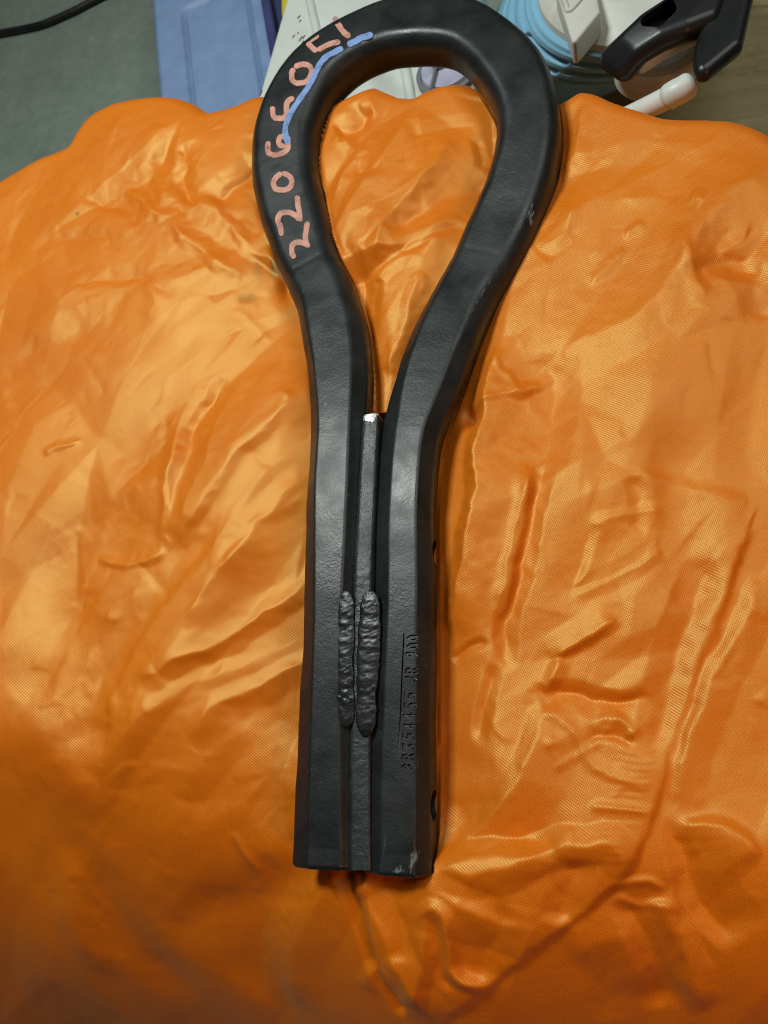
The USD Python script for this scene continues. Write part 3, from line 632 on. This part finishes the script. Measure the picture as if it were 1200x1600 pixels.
S([(740, 625), (800, 620), (850, 600)], 1.5, 6, 9, 'crease')
# --- right, upper
S([(1195, 270), (1110, 350), (1040, 450), (960, 520), (860, 560)], 5.0, 50, 30, 'crease', .3)
S([(1140, 365), (1120, 400), (1130, 410), (1195, 370)], -4.5, 20, 20, 'smooth'); S([(1080, 445), (1120, 422), (1190, 430)], -3.5, 12, 12, 'smooth', .3)
S([(1150, 400), (1190, 500)], -3.0, 20, 20, 'smooth')
S([(880, 270), (980, 262), (1080, 250)], -3.0, 30, 16, 'smooth', .3)
S([(915, 170), (905, 230), (890, 270)], 3.6, 16, 14, 'crease', .3)
S([(975, 395), (940, 430), (920, 445)], 2.0, 8, 6, 'crease'); S([(1080, 320), (1100, 330)], 2, 10, 10, 'smooth')
S([(905, 365), (890, 360), (880, 370), (850, 400)], -3.0, 20, 14, 'smooth'); S([(850, 390), (900, 345), (905, 330)], 2.4, 10, 12, 'crease')
S([(1060, 370), (1080, 440), (1095, 480)], 2.0, 12, 10, 'crease'); S([(980, 370), (1010, 360)], 2.0, 7, 7, 'crease')
# --- inside the loop
S([(755, 270), (720, 295), (670, 325), (620, 362)], -8.5, 26, 24, 'smooth', .25)
S([(700, 235), (675, 265), (640, 310), (605, 355), (595, 385), (625, 392)], 3.4, 12, 12, 'crease', .25)
S([(570, 150), (580, 190), (572, 225), (545, 265), (530, 310)], 3.6, 10, 14, 'crease', .25)
S([(570, 175), (545, 200), (520, 206)], -7.0, 15, 13, 'smooth', .2)
S([(515, 215), (535, 225), (550, 250)], 2.0, 10, 10, 'crease')
S([(560, 280), (585, 280), (600, 270)], -2.4, 9, 7, 'smooth')
S([(640, 215), (700, 205), (740, 195)], -3.0, 16, 12, 'smooth'); S([(745, 215), (752, 250)], -3, 8, 8, 'smooth')
S([(600, 395), (680, 375), (720, 350)], -2.6, 9, 8, 'crease'); S([(585, 450), (600, 425), (660, 405)], 2.4, 12, 10, 'smooth')
S([(590, 440), (575, 480)], -3, 8, 10, 'smooth'); S([(665, 440), (630, 500), (600, 570)], 3.0, 8, 14, 'crease', .2)
S([(545, 380), (560, 440), (575, 520)], -3, 10, 10, 'smooth')
# small sharp creases of the stiff nylon
rc = np.random.default_rng(99)
for _ in range(170):
    u, v = rc.uniform(-20, 1220), rc.uniform(190, 1500)
    a = math.radians(rc.choice([118, 60, 20, 95]) + rc.normal() * 16); ln = rc.uniform(16, 75) * (1.3 if rc.random() < 0.2 else 0.8)
    bend = rc.normal() * 0.25
    c, d = np.array([math.cos(a), math.sin(a)]), np.array([math.cos(a + bend), math.sin(a + bend)])
    w = rc.uniform(2.2, 7)
    S([(u - c[0] * ln / 2, v - c[1] * ln / 2), (u, v), (u + d[0] * ln / 2, v + d[1] * ln / 2)], rc.choice([-1, 1]) * rc.uniform(0.06, 0.14) * w * (0.4 if v > 1280 else 1), w, w * rc.uniform(1.2, 3.5), 'crease', .6)
U, V = U0, V0
# broad pillow shape: falls away towards the viewer at the bottom
_f = np.clip(sd / 0.04, 0, 1); Hh *= 0.40 + 0.60 * _f * _f * (3 - 2 * _f)
H2 = gaussian_filter(Hh, 0.9)
start = np.interp(U, [-200, 100, 330, 450, 600, 690, 1000, 1200, 1400], [1060, 1100, 1130, 1190, 1290, 1340, 1320, 1290, 1250]) + 60 * (meshkit.fbm(np.stack([U / 300, V / 600, U * 0], -1), 2, 5) - 0.5)
front = np.clip((V - start) / 500, 0, None)
front = (0.092 + 0.012 * np.clip((450 - U) / 300, 0, 1)) * front ** 1.55
ambient_pillow = 0.010 * (meshkit.fbm(np.stack([X * 4.5, Y * 4.5, X * 0], -1), 2, 77) - 0.5)
Z = ZC + H2 + shoulder + ambient_pillow - np.minimum(front, 0.226)
Z = Z - beyond * 1.9 - 22 * beyond ** 2
# pressed down under the steel, lapping up beside it
d2, i2 = tree.query(np.stack([X, Y], -1).reshape(-1, 2)); d2 = d2.reshape(X.shape); i2 = i2.reshape(X.shape)
b = (A + CH)[i2]; bot = (PC[:, 2] - TH)[i2]
gap = d2 - b
_q = np.stack([X, Y], -1) - PC[i2][..., :2]; _along = (_q * T2[i2]).sum(-1)
_end = np.where(i2 == 0, -_along, np.where(i2 == NS - 1, _along, -1.0))
gap = np.where(_end > 0, np.maximum(gap, _end - 0.001), gap)
kr = cKDTree(rp[:, :2]); dr, _ = kr.query(np.stack([X, Y], -1).reshape(-1, 2)); dr = dr.reshape(X.shape)
lowr = np.clip((V - 700) / 500, 0, 1)
t = np.clip(gap / (0.020 + 0.02 * lowr), 0, 1); t = t * t * (3 - 2 * t)
press = (0.0035 + 0.010 * lowr * np.clip((1345 - V) / 90, 0, 1)) * (1 - t)                               # fabric dips a little beside the bar
press = np.where((V < 640) & (U > 560) & (U < 770) & (V > 150), press * 1.6, press)
lw = np.interp(V, [590, 845, 1150, 1400], [8, 175, 300, 300]) * 0.00035
ld = np.interp(V, [600, 720, 900, 1250, 1400], [0, 0.007, 0.012, 0.014, 0.004])
press = np.where((U < 560) & (V > 590), np.maximum(press, ld * np.clip(1 - gap / lw, 0, 1)), press)
rw = np.interp(V, [380, 520, 800, 1000], [10, 45, 60, 24]) * 0.00035
press = np.where((U > 600) & (V > 380) & (V < 1000), np.maximum(press, np.interp(V, [380, 500, 700, 1000], [0.001, 0.009, 0.010, 0.006]) * np.clip(1 - gap / rw, 0, 1)), press)
press = gaussian_filter(press, 1.5) + np.where((gap > 0) & (gap < 0.012) & (U < 600), 0.0050 * np.exp(-(gap / 0.0032) ** 2) * np.clip(1.6 * meshkit.noise(np.stack([X * 45, Y * 45, X * 0], -1), 8) - 0.3, 0, 1), 0)
Z = Z - press
floor_under = np.minimum(Z, bot - 0.0008)
tin = np.clip((gap + 0.0022) / 0.0022, 0, 1)
Z = np.where(gap < 0, floor_under * (1 - tin) + np.minimum(Z, ZT - 0.012) * tin, Z)
_in = np.clip((0.016 - dr) / 0.003, 0, 1) * (V > 640) * (V < 1310)
Z = Z * (1 - _in) + np.minimum(Z, ZT - 0.10) * _in
# right of the neck a pocket stays open between steel and fabric
pk = np.exp(-((U - 736) / 15) ** 2 - ((V - 648) / 18) ** 2) + 0.5 * np.exp(-((U - 436) / 9) ** 2 - ((V - 436) / 18) ** 2)
Z = Z - 0.009 * pk
_o = np.maximum.reduce([XL - X, X - XR, YN - Y, np.zeros_like(X)]) / 0.13
Z = Z - 0.26 * _o ** 1.8
Z = np.clip(Z, 0.004, None)
keep_v = np.stack([X, Y, Z], -1).reshape(-1, 3)
cf = grid_faces(*X.shape)
cf = cf[(keep_v[cf][:, :, 2].max(1) > 0.0041)]
bag_t = trimesh.Trimesh(keep_v, cf, process=False); bag_t.remove_unreferenced_vertices()
if bag_t.face_normals[:, 2].mean() < 0: bag_t.invert()
bag = obj('orange_bag', bag_t, 'cloth', smooth=True)
tag(bag, 'crumpled orange nylon bag with glossy creases under the black steel eye bar', 'bag')
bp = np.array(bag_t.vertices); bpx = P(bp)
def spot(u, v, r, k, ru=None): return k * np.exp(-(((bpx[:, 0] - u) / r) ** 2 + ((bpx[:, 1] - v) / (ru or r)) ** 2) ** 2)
soil_and_shade = spot(121, 334, 3, .95) + spot(403, 424, 9, .3, 24) + spot(386, 464, 14, .42, 9) + spot(430, 418, 10, .7, 16) + spot(590, 280, 6, .2, 4) + spot(625, 252, 8, .2, 3) + spot(420, 410, 30, .12, 40)  # small specks, plus the dents' brown shade beside the loop painted in
primvar(bag, 'soil_and_shade', np.clip(soil_and_shade, 0, 1))

# ------------------------------------------------------------------ floor and what stands behind
q = 3.0
fl = trimesh.Trimesh([(-q, -q, 0), (q, -q, 0), (q, q, 0), (-q, q, 0)], [(0, 1, 2), (0, 2, 3)], process=False)
tag(obj('floor', fl, 'concrete', smooth=False), kind='structure')

# black cable on the floor
cz = 0.006
cp = W([-260, -120, 0, 60, 105, 160, 230, 330], [85, 72, 52, 40, 22, -6, -40, -100], cz); cp = curve(cp, 90)
c0 = cp.mean(0)
cb = obj('cable', tube(cp, 0.0052, 16), 'cable', smooth=60); tag(cb, 'black rubber cable lying on the grey floor in the top left corner', 'cable')

# blue storage tote, seen on its lid
zl = 0.085
def lid_pt(u, v, z=zl): return W(u, v, z)
la, lb = lid_pt(233, 0), lid_pt(246, 165)
ax = (la - lb)[:2]; ax /= np.linalg.norm(ax); side = np.array([ax[1], -ax[0]])     # along the lid edge (away), to the right
org = lid_pt(240, 80)[:2]
def lidloc(u, v, z=zl):
    p = lid_pt(u, v, z)[:2] - org; return np.array([p @ side, p @ ax])
wid = lidloc(432, 60)[0]
g1 = lidloc(285, 15)
tote = thing('storage_tote', 'blue plastic storage tote with a grooved lid beside the grey floor', 'storage tote', (org[0], org[1], 0))
def to_world(m):
    m = m.copy(); T = np.eye(4); T[:2, 0], T[:2, 1] = side, ax; T[:3, 3] = [org[0], org[1], 0]; m.apply_transform(T); return m
nx, ny = 240, 260
lx = np.linspace(0, wid, nx); ly = np.linspace(-0.26, 0.40, ny)
LX, LY = np.meshgrid(lx, ly, indexing='ij')
ei = np.minimum(np.minimum(LX, wid - LX), np.minimum(LY + 0.26, 0.40 - LY))
LZ = zl - 0.008 * (1 - np.clip(ei / 0.010, 0, 1)) ** 2
gx0, gx1, gy1, gy0, rr = g1[0], wid - 0.028, g1[1], -0.22, 0.012
qx = np.abs(LX - (gx0 + gx1) / 2) - (gx1 - gx0) / 2 + rr; qy = np.abs(LY - (gy0 + gy1) / 2) - (gy1 - gy0) / 2 + rr
sdf = np.hypot(np.maximum(qx, 0), np.maximum(qy, 0)) + np.minimum(np.maximum(qx, qy), 0) - rr
LZ -= 0.0050 * np.exp(-(sdf / 0.0030) ** 2) + 0.0012 * (sdf < 0)
top = np.stack([LX, LY, LZ], -1)
lidm = trimesh.Trimesh(top.reshape(-1, 3), grid_faces(nx, ny), process=False)
if lidm.face_normals[:, 2].mean() < 0: lidm.invert()
skirt = trimesh.creation.box([wid - 0.004, 0.655, 0.022]); skirt.apply_translation([wid / 2, 0.07, zl - 0.0195])
obj('lid', trimesh.util.concatenate([to_world(lidm), to_world(skirt)]), 'tote', tote, smooth=40)
bd = rbox((wid - 0.03, 0.62, zl - 0.034), 0.008); bd = tri(bd); bd.apply_translation([wid / 2, 0.07, (zl - 0.034) / 2 + 0.002])
obj('body', to_world(bd), 'tote_dark', tote, smooth=30)
# raised dark rail along the right side of the lid
for k, off in enumerate((-0.004, 0.011, 0.022)):
    rl = tri(rbox((0.012, 0.64, 0.014 + 0.004 * k), 0.004)); rl.apply_translation([wid + off, 0.07, zl + 0.000 - 0.006 * k])
    obj('edge_rail', to_world(rl), 'tote_dark', tote, smooth=30)

# yellow container between tote and white case
yp = prism_px([(440, -60), (468, -60), (468, 45), (446, 55), (441, 20)], 0.0, 0.10, 0.004)
yl = thing('yellow_container', 'yellow plastic container showing as a sliver between blue tote and white case', 'container', np.append(W(455, 0, 0.1)[:2], 0))
obj('body', yp, 'yellow', yl, smooth=30)
obj('lid', prism_px([(438, -62), (470, -62), (470, 48), (446, 60), (439, 20)], 0.102, 0.112, 0.003), 'yellow', yl, smooth=30)

# white case behind the loop
zw = 0.150
cs = thing('white_case', 'white plastic case with a raised rib and brown print behind the loop', 'case', np.append(W(600, 80, zw)[:2], 0))
obj('shell', prism_px([(468, -60), (405, 150), (400, 163), (470, 260), (700, 260), (742, 130), (738, -120), (480, -120)], 0.0, zw, 0.004), 'white', cs, smooth=30)
rb0, rb1 = W(478, -40, zw), W(500, 70, zw)
obj('rib', tube(curve([W(470, -60, zw), W(484, 0, zw), W(500, 70, zw)], 20), 0.0045), 'white', cs, smooth=40)
obj('rib', tube(curve([W(630, 90, zw), W(637, 125, zw), W(646, 190, zw)], 20), 0.0050), 'white', cs, smooth=40)
# dial seen through the loop
dc = W(700, 118, zw)
dm = manifold3d.Manifold.cylinder(0.010, 0.026, 0.023, 64).translate((float(dc[0]), float(dc[1]), zw - 0.001))
dl = obj('dial', dm, 'dial', cs, smooth=30)
ringm = trimesh.creation.annulus(0.0245, 0.0285, 0.007, sections=64); ringm.apply_translation([dc[0], dc[1], zw + 0.0025])
obj('dial_ring', ringm, 'dial_dark', dl, smooth=30)
obj('dial_pointer', tube(curve([W(672, 142, zw + 0.012), W(678, 118, zw + 0.012), W(682, 100, zw + 0.012)], 12), 0.0014), 'dial_dark', dl)
kn = manifold3d.Manifold.cylinder(0.007, 0.007, 0.006, 32).translate((float(dc[0]) - 0.006, float(dc[1]) + 0.004, zw + 0.008))
obj('dial_knob', kn, 'dial_dark', dl, smooth=30)
# brown print: short illegible marks on the white case
for (u, v, w, h, a) in ((467, 27, 5, 2.2, 60), (469, 33, 4, 1.6, 55), (470, 61, 8, 2.0, 62), (473, 67, 7, 1.8, 75), (475, 58, 6, 1.6, 70), (469, 73, 5, 2.4, 40), (459, 57, 5, 1.8, 65), (466, 52, 3, 1.4, 62), (408, 145, 9, 1.3, 82)):
    c = W(u, v, zw); ww = np.linalg.norm(W(u + w, v, zw) - c) / 2; hh = np.linalg.norm(W(u + h, v, zw) - c) / 2
    m = trimesh.creation.box([ww * 2, hh * 2, 0.0008]); m.apply_transform(trimesh.transformations.rotation_matrix(math.radians(a), [0, 0, 1])); m.apply_translation([c[0], c[1], zw + 0.0001])
    obj('printed_mark', m, 'print', cs, smooth=False)

# white and blue appliance, top right
za = 0.175
ca = W(1008, -45, za)                                   # axis
rim_px = np.array([(867, 0), (883, 32), (896, 73), (921, 85), (955, 114), (1010, 142)])
Rr = np.mean(np.linalg.norm(W(rim_px[:, 0], rim_px[:, 1], za)[:, :2] - ca[:2], axis=1))
ap = thing('appliance', 'white and light blue plastic appliance with ribbed vents and black handle', 'appliance', (ca[0], ca[1], 0))
nt, nz = 720, 180
th = np.linspace(0, 2 * math.pi, nt, endpoint=False)
zz = np.linspace(0, 1, nz)                               # 0 = rim, 1 = floor
TT, ZZ = np.meshgrid(th, zz, indexing='ij')
prof_z = za * (1 - zz)
rad = Rr + 0.010 * np.clip((za - prof_z) / 0.04, 0, 1) - 0.004 * np.clip((za - prof_z - 0.04) / 0.13, 0, 1)
rad = np.where(zz < 0.03, Rr - 0.003 + 0.003 * np.sqrt(np.clip(zz / 0.03, 0, 1)), rad)
RAD = np.broadcast_to(rad, TT.shape).copy(); PZ = np.broadcast_to(prof_z, TT.shape)
depth_ = (za - PZ)
for a0, a1, ds in ((204, 236, (0.016, 0.031, 0.046)), (240, 270, (0.012, 0.027, 0.042)), (165, 200, (0.012, 0.027, 0.042))):
    am = 1 / (1 + np.exp(-(np.degrees(TT) - a0) / 0.5)) / (1 + np.exp((np.degrees(TT) - a1) / 0.5))
    for dsv in ds:
        RAD -= 0.009 * am * np.exp(-((depth_ - dsv) / 0.0031) ** 4)
cb_ = W(872, 70, 0.0)                                  # the drum leans: its foot stands further left
dv = np.stack([ca[0] + (cb_[0] - ca[0]) * ZZ + RAD * np.cos(TT), ca[1] + (cb_[1] - ca[1]) * ZZ + RAD * np.sin(TT), PZ], -1)
drum = capped(dv.transpose(1, 0, 2))
obj('drum', drum, 'skyblue', ap, smooth=40, label='light blue ribbed drum')
# cream lid: a domed disc
prof = np.array([(Rr - 0.006, za - 0.004), (Rr - 0.007, za + 0.006), (Rr - 0.016, za + 0.013), (Rr * 0.62, za + 0.020), (Rr * 0.6, za + 0.021), (0.0001, za + 0.022)])
lv = trimesh.creation.revolve(prof, sections=96); lv.apply_translation([ca[0], ca[1], 0])
obj('lid', lv, 'cream', ap, smooth=35)
# wedge shaped latch on the left of the lid
wz = za + 0.030
obj('latch', prism_px([(866, -20), (880, 20), (895, 70), (938, 18), (930, -30)], za + 0.008, wz, 0.0025), 'cream', ap, smooth=30)
obj('latch_rib', tube(curve([W(876, -15, wz), W(884, 8, wz), W(889, 18, wz), W(905, 2, wz), W(925, -18, wz)], 30), 0.0022, 12), 'cream', ap)
# round spout housing inside the handle
hc = W(1030, 72, za + 0.03)
prof = np.array([(0.033, za + 0.010), (0.033, za + 0.024), (0.030, za + 0.030), (0.024, za + 0.033), (0.022, za + 0.031), (0.0001, za + 0.025)])
hv = trimesh.creation.revolve(prof, sections=72); hv.apply_translation([hc[0], hc[1], 0]); obj('housing', hv, 'cream', ap, smooth=35)
hv = tube(curve([W(1000, 95, za + 0.045), W(1045, 68, za + 0.05), W(1085, 45, za + 0.05), W(1105, 30, za + 0.045)], 30), 0.009, 20)
obj('pipe', hv, 'cream', ap, smooth=40)
# black handle
zh = za + 0.070
def pz(u, v, z): return W(u, v, z)
sec = [((950, 82), (984, 116), -0.036, -0.012), ((976, 58), (1006, 90), -0.030, -0.002), ((1006, 30), (1040, 70), -0.024, 0.004), ((1062, -6), (1078, 55), -0.022, 0.006), ((1120, -50), (1112, 42), -0.022, 0.004)]
def ball(u, v, z, r): return manifold3d.Manifold.sphere(r, 24).translate(tuple(map(float, pz(u, v, z))))
hulls = []
for a, b in zip(sec[:-1], sec[1:]):
    hulls.append(manifold3d.Manifold.batch_hull([ball(*e, zh + z - (0.0085 if z > -0.013 else -0.0085), 0.0088) for q in (a, b) for e in ((q[0][0] + 7, q[0][1] + 10), (q[1][0] - 7, q[1][1] - 10)) for z in (q[2], q[3])]))
armm = hulls[0]
for h in hulls[1:]: armm = armm + h
cutter = manifold3d.Manifold.batch_hull([ball(u, v, zh + z, 0.003) for u, v in ((1008, 33), (1046, 6), (1050, 14), (1030, 34)) for z in (-0.004, 0.02)])
obj('handle', armm - cutter, 'black_plastic', ap, smooth=40, label='black D-shaped handle arm')
leg = manifold3d.Manifold.batch_hull([manifold3d.Manifold.sphere(0.0065, 24).translate(tuple(map(float, pz(u, v, z)))) for u, v in ((1117, 12), (1164, -12), (1144, 76), (1100, 112), (1098, 92), (1118, 44)) for z in (zh - 0.022, zh - 0.0065)])
obj('handle_leg', leg, 'black_plastic', ap, smooth=35)
# milky spout with white cap lying across
sp = curve([pz(955, 195, za + 0.022), pz(1000, 174, za + 0.034), pz(1048, 150, za + 0.046)], 30)
spo = obj('spout', tube(sp, 0.0076, 24), 'spout', ap, smooth=50)
cp2 = curve([pz(1046, 151, za + 0.046), pz(1060, 143, za + 0.049), pz(1074, 135, za + 0.050)], 14)
obj('spout_cap', tube(cp2, 0.0088, 24), 'white', spo, smooth=50)

# old wooden board behind, right
zb = 0.030
bdp = thing('wooden_board', 'olive brown weathered wooden board under the white and blue appliance on the right', 'board', np.append(W(1150, 100, zb)[:2], 0))
q0 = W(1010, 420, zb)[:2]; q1 = W(1010, -300, zb)[:2]
obj('board_panel', prism_px([(1010, 420), (1900, 420), (1900, -260), (1050, -260)], 0.0, zb, 0.003), 'wood', bdp, smooth=30)
